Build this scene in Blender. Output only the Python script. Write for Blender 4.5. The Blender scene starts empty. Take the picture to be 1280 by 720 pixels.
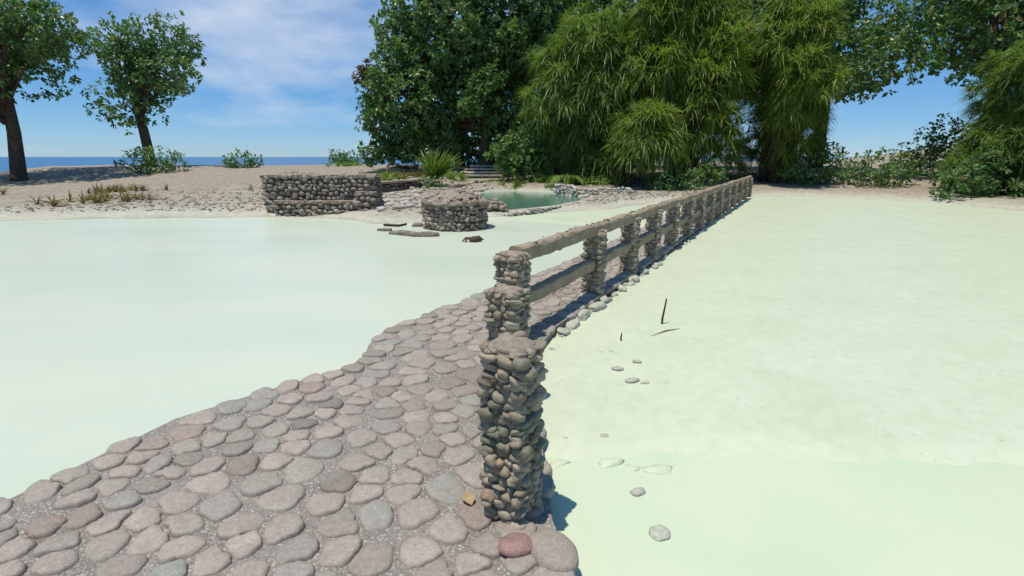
import bpy, bmesh, math, random
import numpy as np
from mathutils import Vector, Matrix
R = math.radians
rng = np.random.default_rng(7)
random.seed(7)
S = bpy.context.scene
COL = S.collection

# ------------------------------------------------------------------ camera, sky, sun, exposure
F = 623.0; H = 1.65
PITCH = math.atan(164.0 / F)
cam_d = bpy.data.cameras.new('camera'); cam = bpy.data.objects.new('camera', cam_d); COL.objects.link(cam)
cam_d.sensor_width = 36; cam_d.lens = F / 1280 * 36; cam_d.clip_end = 20000; cam_d.clip_start = .05
cam.location = (0, 0, H); cam.rotation_euler = (R(90) - PITCH, 0, 0)
S.camera = cam

SUN_EL, SUN_AZ = 75.0, 226.0
w = bpy.data.worlds.new('World'); S.world = w; w.use_nodes = True
nt = w.node_tree; N = nt.nodes; L = nt.links
bg = N['Background']; bg.inputs[1].default_value = .12
sky = N.new('ShaderNodeTexSky'); sky.sky_type = 'NISHITA'; sky.sun_disc = False
sky.sun_elevation = R(SUN_EL); sky.sun_rotation = R(SUN_AZ); sky.altitude = 1500
sky.air_density = 1.0; sky.dust_density = .25; sky.ozone_density = 4.0
tc = N.new('ShaderNodeTexCoord'); mp = N.new('ShaderNodeMapping'); mp.inputs['Scale'].default_value = (1.0, 1.0, 3.2)
mp.inputs['Location'].default_value = (.35, .1, .43)
nz = N.new('ShaderNodeTexNoise'); nz.inputs['Scale'].default_value = 2.6; nz.inputs['Detail'].default_value = 7
nz.inputs['Roughness'].default_value = .52
cr = N.new('ShaderNodeValToRGB'); cr.color_ramp.elements[0].position = .55; cr.color_ramp.elements[1].position = .82
cr.color_ramp.elements[0].color = (0, 0, 0, 1); cr.color_ramp.elements[1].color = (.9, .9, .9, 1)
mx = N.new('ShaderNodeMix'); mx.data_type = 'RGBA'
mx.inputs['B'].default_value = (5.0, 5.5, 6.2, 1)
hs = N.new('ShaderNodeHueSaturation'); hs.inputs['Saturation'].default_value = 1.25; hs.inputs['Value'].default_value = .9
L.new(tc.outputs['Generated'], mp.inputs[0]); L.new(mp.outputs[0], nz.inputs[0])
tint = N.new('ShaderNodeMix'); tint.data_type = 'RGBA'; tint.blend_type = 'MULTIPLY'; tint.inputs['Factor'].default_value = 1
tint.inputs['B'].default_value = (.80, .93, 1.06, 1)
L.new(sky.outputs[0], hs.inputs['Color']); L.new(hs.outputs[0], tint.inputs['A']); 
deep = N.new('ShaderNodeMix'); deep.data_type = 'RGBA'; deep.inputs['Factor'].default_value = .5; deep.inputs['B'].default_value = (.95, 2.3, 4.3, 1)
L.new(tint.outputs['Result'], deep.inputs['A']); L.new(deep.outputs['Result'], mx.inputs['A'])
# a bank of cloud low over the sea to the left of the big tree
dv = N.new('ShaderNodeVectorMath'); dv.operation = 'DISTANCE'; ms = N.new('ShaderNodeVectorMath'); ms.operation = 'MULTIPLY'
ms.inputs[1].default_value = (1, 1, 2.6); dv.inputs[1].default_value = (-.34, .92, .20 * 2.6)
mr = N.new('ShaderNodeMapRange'); mr.inputs['From Min'].default_value = .42; mr.inputs['From Max'].default_value = .05
mr.inputs['To Min'].default_value = 0; mr.inputs['To Max'].default_value = .36
ad = N.new('ShaderNodeMath'); ad.operation = 'ADD'
L.new(tc.outputs['Generated'], ms.inputs[0]); L.new(ms.outputs[0], dv.inputs[0]); L.new(dv.outputs['Value'], mr.inputs[0])
L.new(nz.outputs[0], ad.inputs[0]); L.new(mr.outputs[0], ad.inputs[1]); L.new(ad.outputs[0], cr.inputs[0])
L.new(cr.outputs[0], mx.inputs['Factor']); L.new(mx.outputs['Result'], bg.inputs[0])
sd = bpy.data.lights.new('sun', 'SUN'); sd.energy = 3.6; sd.angle = R(.55); sd.color = (1, .935, .81)
so = bpy.data.objects.new('sun', sd); COL.objects.link(so)
sv = Vector((math.sin(R(SUN_AZ)) * math.cos(R(SUN_EL)), math.cos(R(SUN_AZ)) * math.cos(R(SUN_EL)), math.sin(R(SUN_EL))))
so.rotation_euler = sv.to_track_quat('Z', 'Y').to_euler(); so.location = (0, 0, 30)
S.view_settings.view_transform = 'Standard'; S.view_settings.look = 'None'
S.view_settings.exposure = 0.25; S.view_settings.gamma = 1; S.view_settings.use_curve_mapping = False

# ------------------------------------------------------------------ helpers
CP, SP = math.cos(PITCH), math.sin(PITCH)
def at(u, v, z=0.0):
    "the point on the level z seen at photo pixel (u, v)"
    dx = (u - 640) / F; dy = -(v - 360) / F
    d = (dx, CP + dy * SP, -SP + dy * CP)
    k = (z - H) / d[2]
    return np.array((d[0] * k, d[1] * k, z))
def at_y(u, v, y):
    dx = (u - 640) / F; dy = -(v - 360) / F
    d = (dx, CP + dy * SP, -SP + dy * CP); k = y / d[1]
    return np.array((d[0] * k, y, H + d[2] * k))

def link(o, parent=None):
    COL.objects.link(o)
    if parent is not None: o.parent = parent
    return o
class MB:
    "collects vertices and faces of one part, then links them as one mesh object"
    def __init__(s): s.v = []; s.f = []; s.n = 0
    def add(s, v, f):
        v = np.asarray(v, float); s.v.append(v)
        for q in f: s.f.append(tuple(int(i) + s.n for i in q))
        s.n += len(v)
    def addarr(s, v, f):
        s.v.append(np.asarray(v, float)); f = np.asarray(f, int) + s.n
        s.f.extend(map(tuple, f.tolist())); s.n += len(v)
    def build(s, name, mat, parent=None, smooth=True, origin=None):
        V = np.concatenate(s.v) if s.v else np.zeros((0, 3))
        if origin is not None: V = V - np.asarray(origin)
        m = bpy.data.meshes.new(name); m.from_pydata(V.tolist(), [], s.f)
        m.polygons.foreach_set('use_smooth', [smooth] * len(m.polygons)); m.update()
        if mat: m.materials.append(mat)
        o = bpy.data.objects.new(name, m); link(o, parent)
        if origin is not None: o.location = origin
        return o
def tag(o, label=None, cat=None, group=None, kind=None):
    if label: o['label'] = label
    if cat: o['category'] = cat
    if group: o['group'] = group
    if kind: o['kind'] = kind
    return o
def empty(name, loc, label, cat, group=None, rz=0):
    o = bpy.data.objects.new(name, None); link(o); o.location = loc; o.rotation_euler = (0, 0, rz)
    o.empty_display_size = .2
    return tag(o, label, cat, group)
def dup(root, loc, rz, scale=1.0, label=None):
    r = root.copy(); COL.objects.link(r); r.location = loc; r.rotation_euler = (0, 0, rz)
    r.scale = (scale,) * 3 if not isinstance(scale, tuple) else scale
    if label: r['label'] = label
    for ch in root.children:
        c = ch.copy(); COL.objects.link(c); c.parent = r
        for g in ch.children:
            d = g.copy(); COL.objects.link(d); d.parent = c
    return r

def ico(n):
    bm = bmesh.new(); bmesh.ops.create_icosphere(bm, subdivisions=n, radius=1)
    v = np.array([x.co[:] for x in bm.verts]); f = np.array([[x.index for x in q.verts] for q in bm.faces]); bm.free()
    return v, f
ICO = {1: ico(1), 2: ico(2), 3: ico(3), 4: ico(4)}
def stone(mb, c, ax, rad, res=2, box=.72, rough=.10):
    "one irregular stone: centre, 3 axes (rows), 3 radii"
    d, f = ICO[res]
    p = np.sign(d) * np.abs(d) ** box
    n = 1 + 0 * d[:, 0]
    for k in (1.7, 3.1, 5.5):
        q = rng.normal(size=3) * k
        n = n + rough * (1.7 / k) ** .7 * np.sin(d @ q + rng.uniform(0, 6.28))
    p = p * n[:, None] * np.asarray(rad)
    mb.addarr(p @ np.asarray(ax) + np.asarray(c), f)
def frame_axes(rz, tilt=0, roll=0):
    m = Matrix.Rotation(rz, 3, 'Z') @ Matrix.Rotation(tilt, 3, 'X') @ Matrix.Rotation(roll, 3, 'Y')
    return np.array(m).T
def box_mb(mb, c, ax, half, sub=1, jit=0.0):
    "box (subdivided and worn when jit) with axes rows ax"
    bm = bmesh.new(); bmesh.ops.create_cube(bm, size=2)
    if sub > 1: bmesh.ops.subdivide_edges(bm, edges=bm.edges[:], cuts=sub - 1, use_grid_fill=True)
    bmesh.ops.triangulate(bm, faces=bm.faces[:]) if jit else None
    v = np.array([x.co[:] for x in bm.verts]); f = [[x.index for x in q.verts] for q in bm.faces]; bm.free()
    v = v * np.asarray(half)
    if jit: v = v + rng.normal(size=v.shape) * jit
    mb.add(v @ np.asarray(ax) + np.asarray(c), f)
def tube(mb, pts, rads, n=8, bump=0.0):
    pts = np.asarray(pts, float); m = len(pts); rings = []
    for i in range(m):
        t = pts[min(i + 1, m - 1)] - pts[max(i - 1, 0)]; t /= np.linalg.norm(t) + 1e-9
        a = np.cross(t, (0.31, .2, .93) if abs(t[2]) < .9 else (1, 0.1, 0)); a /= np.linalg.norm(a); b = np.cross(t, a)
        th = np.linspace(0, 2 * math.pi, n, endpoint=False)
        r = rads[i] * (1 + bump * rng.normal(size=n))
        rings.append(pts[i] + (np.cos(th) * r)[:, None] * a + (np.sin(th) * r)[:, None] * b)
    V = np.concatenate(rings); f = []
    for i in range(m - 1):
        for j in range(n):
            k = (j + 1) % n
            f.append((i * n + j, i * n + k, (i + 1) * n + k, (i + 1) * n + j))
    f.append(tuple(range(n - 1, -1, -1))); f.append(tuple(range((m - 1) * n, m * n)))
    mb.add(V, f)
def smoothstep(a, b, x):
    t = np.clip((x - a) / (b - a), 0, 1); return t * t * (3 - 2 * t)
_ph = rng.uniform(0, 6.28, (40, 3)); _kd = rng.normal(size=(40, 2))
def wob(x, y, scale=1.0, n=10, o=0):
    s = 0
    for i in range(n):
        k = _kd[(i + o) % 40] / scale * (1 + .25 * i)
        s = s + np.sin(k[0] * x + k[1] * y + _ph[(i + o) % 40, 0]) / (1 + .35 * i)
    return s / 3.0
def seg_dist(px, py, poly, closed=True):
    d = np.full(px.shape, 1e9); n = len(poly)
    for i in range(n if closed else n - 1):
        a = poly[i]; b = poly[(i + 1) % n]; ex, ey = b[0] - a[0], b[1] - a[1]
        t = np.clip(((px - a[0]) * ex + (py - a[1]) * ey) / (ex * ex + ey * ey + 1e-9), 0, 1)
        d = np.minimum(d, np.hypot(px - a[0] - t * ex, py - a[1] - t * ey))
    return d
def inside(px, py, poly):
    r = np.zeros(px.shape, bool); n = len(poly)
    for i in range(n):
        a = poly[i]; b = poly[(i + 1) % n]
        if a[1] == b[1]: continue
        c = ((a[1] > py) != (b[1] > py)) & (px < (b[0] - a[0]) * (py - a[1]) / (b[1] - a[1]) + a[0]); r ^= c
    return r
def sdist(px, py, poly):
    d = seg_dist(px, py, poly); return np.where(inside(px, py, poly), -d, d)

# ------------------------------------------------------------------ materials
def mat(name, build):
    m = bpy.data.materials.new(name); m.use_nodes = True
    b = m.node_tree.nodes['Principled BSDF']; build(m.node_tree, b); return m
def ramp(nt, cols, src, interp='LINEAR'):
    r = nt.nodes.new('ShaderNodeValToRGB'); r.color_ramp.interpolation = interp
    e = r.color_ramp.elements
    while len(e) < len(cols): e.new(.5)
    for i, (p, c) in enumerate(cols): e[i].position = p; e[i].color = (*c, 1)
    nt.links.new(src, r.inputs[0]); return r.outputs[0]
def noise(nt, scale, detail=5, rough=.55, vec=None):
    n = nt.nodes.new('ShaderNodeTexNoise'); n.inputs['Scale'].default_value = scale
    n.inputs['Detail'].default_value = detail; n.inputs['Roughness'].default_value = rough
    if vec is None:
        g = nt.nodes.new('ShaderNodeNewGeometry'); vec = g.outputs['Position']
    nt.links.new(vec, n.inputs['Vector']); return n.outputs['Fac']
def mixc(nt, fac, a, b, mode='MIX'):
    m = nt.nodes.new('ShaderNodeMix'); m.data_type = 'RGBA'; m.blend_type = mode
    for s, k in ((fac, 'Factor'), (a, 'A'), (b, 'B')):
        if isinstance(s, (int, float)): m.inputs[k].default_value = s
        elif isinstance(s, tuple): m.inputs[k].default_value = (*s, 1)
        else: nt.links.new(s, m.inputs[k])
    return m.outputs['Result']
def bump(nt, b, h, st=.3, dist=.01):
    n = nt.nodes.new('ShaderNodeBump'); n.inputs['Strength'].default_value = st; n.inputs['Distance'].default_value = dist
    nt.links.new(h, n.inputs['Height']); nt.links.new(n.outputs[0], b.inputs['Normal'])
def island(nt):
    return nt.nodes.new('ShaderNodeNewGeometry').outputs['Random Per Island']
def stone_mat(name, cols, sc=40, spec=.3, rough=.75, dirt=(.10, .085, .065), dirtamt=.5):
    def bld(nt, b):
        c = ramp(nt, cols, island(nt))
        n1 = noise(nt, sc, 8, .65); n2 = noise(nt, sc * .18, 5, .6)
        c = mixc(nt, ramp(nt, [(.35, (0, 0, 0)), (.75, (dirtamt,) * 3)], n2), c, dirt)
        c = mixc(nt, .55, c, ramp(nt, [(.25, (.55, .55, .55)), (.75, (1.35, 1.35, 1.35))], n1), 'MULTIPLY')
        c = mixc(nt, .5, c, ramp(nt, [(.3, (.6, .6, .6)), (.7, (1.3, 1.3, 1.3))], noise(nt, sc * 4, 3, .7)), 'MULTIPLY')
        nt.links.new(c, b.inputs['Base Color']); b.inputs['Roughness'].default_value = rough
        b.inputs['Specular IOR Level'].default_value = spec
        n3 = noise(nt, sc * 5, 3, .7); a = nt.nodes.new('ShaderNodeMath'); a.operation = 'MULTIPLY_ADD'; a.inputs[1].default_value = .35; nt.links.new(n3, a.inputs[0]); nt.links.new(n1, a.inputs[2])
        bump(nt, b, a.outputs[0], .6, .009)
    return mat(name, bld)
def plain(name, c1, c2, sc=8, rough=.85, bst=.3, bd=.01, spec=.2, fine=None):
    def bld(nt, b):
        n1 = noise(nt, sc, 8, .6)
        c = ramp(nt, [(.3, c1), (.7, c2)], n1)
        if fine:
            n2 = noise(nt, fine, 4, .6); c = mixc(nt, .6, c, ramp(nt, [(.3, (.6, .6, .6)), (.7, (1.3, 1.3, 1.3))], n2), 'MULTIPLY')
            bump(nt, b, n2, bst, bd)
        else: bump(nt, b, n1, bst, bd)
        nt.links.new(c, b.inputs['Base Color']); b.inputs['Roughness'].default_value = rough
        b.inputs['Specular IOR Level'].default_value = spec
    return mat(name, bld)
M = {}
def wet_foot(m, z0=-.02, z1=-.07, col=(.10, .095, .075)):
    nt = m.node_tree; b = nt.nodes['Principled BSDF']; l = b.inputs['Base Color'].links[0]; src = l.from_socket
    g = nt.nodes.new('ShaderNodeNewGeometry'); sep = nt.nodes.new('ShaderNodeSeparateXYZ'); nt.links.new(g.outputs['Position'], sep.inputs[0])
    a = nt.nodes.new('ShaderNodeMath'); a.operation = 'MULTIPLY_ADD'; a.inputs[1].default_value = .03; nt.links.new(noise(nt, 5, 4), a.inputs[0]); nt.links.new(sep.outputs[2], a.inputs[2])
    r = nt.nodes.new('ShaderNodeMapRange'); r.inputs['From Min'].default_value = z0; r.inputs['From Max'].default_value = z1; nt.links.new(a.outputs[0], r.inputs['Value'])
    nt.links.new(mixc(nt, r.outputs[0], src, col), b.inputs['Base Color'])
M['cobble'] = stone_mat('cobble stone', [(0, (.275, .242, .205)), (.2, (.37, .322, .272)), (.4, (.425, .366, .306)), (.6, (.35, .312, .264)), (.75, (.40, .336, .282)), (.88, (.305, .307, .268)), (.95, (.36, .272, .222)), (1, (.20, .185, .155))], 45, .3, .7, (.30, .255, .215), .7)
M['cobble_pink'] = stone_mat('pink cobble', [(0, (.36, .215, .19)), (1, (.36, .215, .19))], 35, .3, .65)
M['pillar'] = stone_mat('pillar river stone', [(0, (.26, .21, .145)), (.2, (.40, .335, .24)), (.4, (.48, .41, .30)), (.58, (.33, .275, .195)), (.72, (.26, .245, .18)), (.84, (.45, .375, .27)), (.93, (.22, .205, .155)), (1, (.46, .31, .19))], 60, .35, .65, (.12, .10, .075), .5)
M['mossy'] = stone_mat('greenish pillar stone', [(0, (.19, .20, .135)), (.4, (.28, .26, .18)), (.7, (.19, .175, .12)), (1, (.36, .31, .215))], 60, .35, .6, (.08, .095, .075), .5)
M['farstone'] = stone_mat('weathered stone', [(0, (.16, .13, .10)), (.3, (.29, .24, .185)), (.6, (.39, .33, .26)), (.8, (.24, .20, .155)), (1, (.5, .44, .36))], 14, .2, .8, (.13, .10, .08), .5)
M['palestone'] = stone_mat('bleached stone', [(0, (.36, .33, .28)), (.5, (.5, .47, .40)), (1, (.62, .58, .5))], 14, .2, .8, (.25, .2, .17), .4)
M['wetstone'] = stone_mat('pale silted stone', [(0, (.28, .285, .235)), (.5, (.40, .41, .33)), (1, (.50, .51, .41))], 30, .3, .6, (.22, .22, .18), .5)
M['mortar'] = plain('mortar', (.20, .165, .125), (.34, .285, .22), 14, .95, .5, .01, .1, 120)
M['cap'] = plain('weathered mortar cap', (.22, .18, .135), (.42, .35, .275), 16, .9, .8, .012, .15, 110)
M['rail'] = plain('weathered concrete rail', (.25, .20, .135), (.385, .315, .23), 5, .9, .5, .01, .15, 70)
M['bark'] = plain('bark', (.06, .045, .032), (.14, .11, .08), 6, .95, .7, .03, .1, 40)
M['drift'] = plain('driftwood', (.12, .10, .075), (.32, .28, .22), 7, .9, .5, .01, .1, 60)
M['darkwood'] = plain('dark wet stick', (.03, .026, .02), (.07, .06, .045), 20, .8, .4, .004, .2, 120)
M['dry'] = plain('dead leaf', (.30, .21, .10), (.42, .32, .17), 30, .8, .3, .003, .2)
M['earth'] = plain('earth', (.14, .10, .075), (.24, .18, .14), 3, .95, .5, .02, .1, 25)
def grout(nt, b):
    v = nt.nodes.new('ShaderNodeTexVoronoi'); v.inputs['Scale'].default_value = 75
    g = nt.nodes.new('ShaderNodeNewGeometry'); nt.links.new(g.outputs['Position'], v.inputs['Vector'])
    sp = nt.nodes.new('ShaderNodeSeparateColor'); nt.links.new(v.outputs['Color'], sp.inputs[0])
    c = ramp(nt, [(0, (.26, .23, .20)), (.5, (.40, .36, .315)), (.8, (.52, .475, .425)), (.93, (.66, .62, .56)), (1, (.72, .68, .62))], sp.outputs[0])
    c = mixc(nt, ramp(nt, [(.0, (0, 0, 0)), (.6, (.85,) * 3)], v.outputs['Distance']), c, (.15, .13, .11))
    n = noise(nt, 3, 4); c = mixc(nt, ramp(nt, [(.4, (0, 0, 0)), (.7, (.5,) * 3)], n), c, (.33, .29, .255))
    nt.links.new(c, b.inputs['Base Color']); b.inputs['Roughness'].default_value = .9
    inv = nt.nodes.new('ShaderNodeMath'); inv.operation = 'SUBTRACT'; inv.inputs[0].default_value = 1; nt.links.new(v.outputs['Distance'], inv.inputs[1])
    bump(nt, b, inv.outputs[0], .7, .008)
M['grout'] = mat('gravel mortar', grout); wet_foot(M['grout'], -.015, -.05); wet_foot(M['cobble'], -.012, -.045)
def milky(nt, b):
    g = nt.nodes.new('ShaderNodeNewGeometry')
    mpn = nt.nodes.new('ShaderNodeMapping'); mpn.inputs['Scale'].default_value = (.5, 1.2, 1); nt.links.new(g.outputs['Position'], mpn.inputs[0])
    n = noise(nt, .55, 5, .5, mpn.outputs[0])
    c = ramp(nt, [(.25, (.475, .55, .445)), (.5, (.54, .59, .475)), (.75, (.575, .605, .485))], n)
    sep = nt.nodes.new('ShaderNodeSeparateXYZ'); nt.links.new(g.outputs['Position'], sep.inputs[0])
    nt.links.new(c, b.inputs['Base Color']); b.inputs['Roughness'].default_value = .34; b.inputs['Specular IOR Level'].default_value = .15
    n2 = noise(nt, 3.0, 3, .5, mpn.outputs[0]); bump(nt, b, n2, .08, .02)
M['milky'] = mat('milky spring water', milky)
def shallow(nt, b):
    n = noise(nt, .9, 5, .6); c = ramp(nt, [(.3, (.50, .595, .425)), (.5, (.555, .62, .445)), (.7, (.58, .63, .46))], n)
    nt.links.new(c, b.inputs['Base Color']); b.inputs['Roughness'].default_value = .2; b.inputs['Specular IOR Level'].default_value = .3
    bump(nt, b, noise(nt, 5, 3), .08, .02)
M['shallow'] = mat('green tinted shallow water', shallow)
def silt(nt, b):
    n = noise(nt, 1.1, 6, .6); n2 = noise(nt, 9, 6, .65)
    c = ramp(nt, [(.3, (.52, .565, .415)), (.5, (.555, .597, .445)), (.7, (.575, .612, .46))], n)
    c = mixc(nt, .45, c, ramp(nt, [(.25, (.80, .82, .76)), (.6, (1.05, 1.05, 1.05))], n2), 'MULTIPLY')
    n4 = noise(nt, 26, 4, .7); n5 = noise(nt, 2.3, 3, .6)
    sp = nt.nodes.new('ShaderNodeMath'); sp.operation = 'MULTIPLY'; nt.links.new(ramp(nt, [(.585, (0, 0, 0)), (.66, (1, 1, 1))], n4), sp.inputs[0]); nt.links.new(ramp(nt, [(.5, (0, 0, 0)), (.68, (.6,) * 3)], n5), sp.inputs[1])
    c = mixc(nt, sp.outputs[0], c, (.24, .25, .18))
    nt.links.new(c, b.inputs['Base Color']); b.inputs['Roughness'].default_value = .45; b.inputs['Specular IOR Level'].default_value = .25
    bump(nt, b, n2, .12, .01)
M['silt'] = mat('pale sulphur silt', silt)
def pondw(nt, b):
    n = noise(nt, .5, 4); c = ramp(nt, [(.3, (.075, .19, .135)), (.7, (.10, .23, .165))], n)
    nt.links.new(c, b.inputs['Base Color']); b.inputs['Roughness'].default_value = .12; b.inputs['Specular IOR Level'].default_value = .4
    bump(nt, b, noise(nt, 6, 3), .1, .02)
M['pond'] = mat('green pond water', pondw)
def seaw(nt, b):
    b.inputs['Base Color'].default_value = (.035, .13, .27, 1); b.inputs['Roughness'].default_value = .3
    b.inputs['Specular IOR Level'].default_value = .3; bump(nt, b, noise(nt, .4, 4), .3, .3)
M['sea'] = mat('blue sea water', seaw)
def ground(nt, b):
    g = nt.nodes.new('ShaderNodeNewGeometry'); sep = nt.nodes.new('ShaderNodeSeparateXYZ'); nt.links.new(g.outputs['Position'], sep.inputs[0])
    n = noise(nt, .8, 6, .6); n2 = noise(nt, 7, 7, .7)
    brown = ramp(nt, [(.3, (.19, .155, .12)), (.5, (.31, .265, .21)), (.7, (.42, .37, .30))], n2)
    pale = ramp(nt, [(.3, (.36, .35, .28)), (.6, (.5, .49, .40))], n2)
    a = nt.nodes.new('ShaderNodeMath'); a.operation = 'MULTIPLY_ADD'; nt.links.new(n, a.inputs[0]); a.inputs[1].default_value = .25; nt.links.new(sep.outputs[2], a.inputs[2])
    c = mixc(nt, ramp(nt, [(.10, (0, 0, 0)), (.30, (1, 1, 1))], a.outputs[0]), pale, brown)
    wet = nt.nodes.new('ShaderNodeMapRange'); wet.inputs['From Min'].default_value = .06; wet.inputs['From Max'].default_value = -.02; wet.inputs['To Max'].default_value = .55; nt.links.new(a.outputs[0], wet.inputs['Value'])
    c = mixc(nt, wet.outputs[0], c, (.25, .24, .18))
    nt.links.new(c, b.inputs['Base Color']); b.inputs['Roughness'].default_value = .95; b.inputs['Specular IOR Level'].default_value = .1
    bump(nt, b, n2, .6, .06)
M['ground'] = mat('shore ground', ground)
def leafmat(name, cols, trans=.28, rough=.45, spec=.4):
    m = bpy.data.materials.new(name); m.use_nodes = True; nt = m.node_tree; b = nt.nodes['Principled BSDF']
    c = ramp(nt, cols, island(nt))
    n = noise(nt, .45, 3); c = mixc(nt, .7, c, ramp(nt, [(.3, (.62, .68, .75)), (.7, (1.25, 1.2, .95))], n), 'MULTIPLY')
    nt.links.new(c, b.inputs['Base Color']); b.inputs['Roughness'].default_value = rough; b.inputs['Specular IOR Level'].default_value = spec
    t = nt.nodes.new('ShaderNodeBsdfTranslucent'); nt.links.new(mixc(nt, 1.0, c, (1.3, 1.5, .6), 'MULTIPLY'), t.inputs[0])
    x = nt.nodes.new('ShaderNodeMixShader'); x.inputs[0].default_value = trans
    o = nt.nodes['Material Output']; nt.links.new(b.outputs[0], x.inputs[1]); nt.links.new(t.outputs[0], x.inputs[2]); nt.links.new(x.outputs[0], o.inputs[0])
    return m
M['leaf'] = leafmat('broad leaf', [(0, (.07, .14, .055)), (.4, (.11, .205, .08)), (.75, (.15, .26, .09)), (.93, (.19, .29, .08)), (1, (.23, .15, .065))], .35, .36, .5)
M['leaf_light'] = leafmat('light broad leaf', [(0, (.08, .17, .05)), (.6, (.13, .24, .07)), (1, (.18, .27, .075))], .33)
M['leaf_red'] = leafmat('reddish old leaf', [(0, (.12, .06, .04)), (.5, (.16, .085, .05)), (1, (.06, .09, .04))], .25)
M['blade'] = leafmat('long grass blade', [(0, (.075, .15, .035)), (.45, (.165, .27, .06)), (.8, (.235, .335, .09)), (.93, (.28, .34, .11)), (1, (.33, .25, .13))], .35, .45, .4)
M['blade_y'] = leafmat('yellow green blade', [(0, (.11, .19, .03)), (.5, (.19, .29, .05)), (.9, (.27, .34, .085)), (1, (.36, .28, .14))], .32, .45, .4)
M['drygrass'] = leafmat('dry grass', [(0, (.16, .12, .06)), (.5, (.25, .19, .1)), (1, (.14, .16, .05))], .25, .7, .1)

# ------------------------------------------------------------------ layout in the world (metres)
RA = R(29.3); RD = np.array((math.sin(RA), math.cos(RA))); RN = np.array((math.cos(RA), -math.sin(RA)))  # rail direction, right-hand normal
P3 = np.array((0.005, 4.33)); RAIL_END = 21.0
def rail_pt(t, off=0): return P3 + t * RD + off * RN
WZ = -.13
path_poly = [at(*p)[:2] for p in [(-260, 690), (0, 628), (110, 575), (220, 522), (330, 488), (437, 457), (456, 443), (461, 430), (480, 413), (500, 403), (527, 396), (545, 385), (575, 378), (603, 364), (640, 347)]]
path_poly += [rail_pt(t, -1.02) for t in (1.8, 3.4, 6, 10, 15, RAIL_END)] + [rail_pt(t, .17) for t in (RAIL_END, 15, 10, 6, 3.4, 1.8, .6)]
path_poly += [np.array(p) for p in ((.24, 4.2), (.19, 3.7), (.18, 3.2), (.18, 2.6), (.19, 2.0), (.24, 1.72), (.30, 1.3), (.34, .6), (.3, -2), (-5, -2))]
pond_poly = [at(u, v, -.05)[:2] for u, v in [(588, 246), (600, 240.5), (640, 238.5), (690, 240.5), (715, 243.8), (742, 246.8), (724, 254), (692, 260.5), (655, 264.5), (622, 267), (606, 262), (592, 252)]]
lagoon_poly = [np.array(p) for p in ((-34, -18), (-30, 4), (-24, 13), (-12, 15.4), (-6.5, 15.6), (-4.3, 15.0), (-3.6, 14.3), (-2.6, 14.4), (-1.2, 15.6), (-.4, 16.4), (1.5, 16.7), (3.2, 17.8), (5.4, 20.2), (9, 22.5), (13.5, 23.2), (17, 20), (17.5, 14), (16.5, 8), (18, 0), (22, -18))]

RWA = at(468, 245, .02); RWB = at(527, 238.5, .05)
def terrain_z(x, y):
    x = np.asarray(x, float); y = np.asarray(y, float)
    d = sdist(x, y, lagoon_poly) + .22 * wob(x, y, 1.1)
    out = .02 + .10 * smoothstep(0, 1.2, d) + .05 * smoothstep(1, 7, d)
    inn = -.04 - .55 * smoothstep(0, -2.0, d)
    z = np.where(d > 0, out, inn)
    # rubble spit left of the well
    z = z + .16 * np.exp(-(((x + 3.2) / 1.1) ** 2 + ((y - 15.2) / 1.3) ** 2))
    # terrace and berm behind
    back = smoothstep(23.5, 34, y + .12 * x) * .62 + smoothstep(30, 38, y) * .18
    z = z + np.where(d > 0, back, 0)
    wline = y - (RWA[1] + (x - RWA[0]) * (RWB[1] - RWA[1]) / (RWB[0] - RWA[0]))      # raised bed behind the retaining wall
    z = z + .36 * smoothstep(.15, .5, wline) * smoothstep(RWA[0] - 3.5, RWA[0] - 1, x) * smoothstep(RWB[0] + 2.2, RWB[0] + .2, x) * (1 - smoothstep(25, 31, y))
    z = z + np.where(d > 0, .06 * wob(x, y, .8, 10, 9) * smoothstep(.3, 3, d), 0)
    # pond basin
    dp = sdist(x, y, pond_poly)
    z = np.where(dp < .9, z * smoothstep(.0, .9, dp) + .05 * (1 - smoothstep(.0, .9, dp)), z)
    z = np.where(dp < 0, .05 - .7 * smoothstep(0, -.8, dp), z)
    # the sea lies behind and to the left; the land rises to the right
    sea = smoothstep(44, 58, y - .35 * np.maximum(x, 0)) + smoothstep(-34, -48, x)
    z = z - 4.5 * np.clip(sea, 0, 1)
    z = z + 3 * smoothstep(24, 70, x) * (1 - smoothstep(90, 300, x))
    return z
def gz(x, y): return float(terrain_z(np.array([x]), np.array([y]))[0])
def axis(lo, hi, fine_lo, fine_hi, step):
    a = list(np.arange(fine_lo, fine_hi, step)); s = step; v = fine_hi
    while v < hi: a.append(v); s *= 1.25; v += s
    s = step; v = fine_lo
    while v > lo: s *= 1.25; v -= s; a.insert(0, v)
    return np.array(a)
gx = axis(-4000, 4000, -26, 24, .25); gy = axis(-1500, 6000, 8, 40, .25)
GX, GY = np.meshgrid(gx, gy); GZ = terrain_z(GX, GY)
# keep the ground below the path slab and out of the near water
def grid_mesh(name, X, Y, Z, m, keep=None):
    ny, nx = X.shape; V = np.stack([X.ravel(), Y.ravel(), Z.ravel()], 1)
    i = np.arange(nx * ny).reshape(ny, nx)
    f = np.stack([i[:-1, :-1].ravel(), i[:-1, 1:].ravel(), i[1:, 1:].ravel(), i[1:, :-1].ravel()], 1)
    if keep is not None:
        kf = keep.ravel()[f].all(1); f = f[kf]
        used = np.unique(f); mp_ = -np.ones(len(V), int); mp_[used] = np.arange(len(used)); V = V[used]; f = mp_[f]
    b = MB(); b.addarr(V, f); return b.build(name, m)
tag(grid_mesh('ground', GX, GY, GZ, M['ground']), kind='structure')
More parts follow.
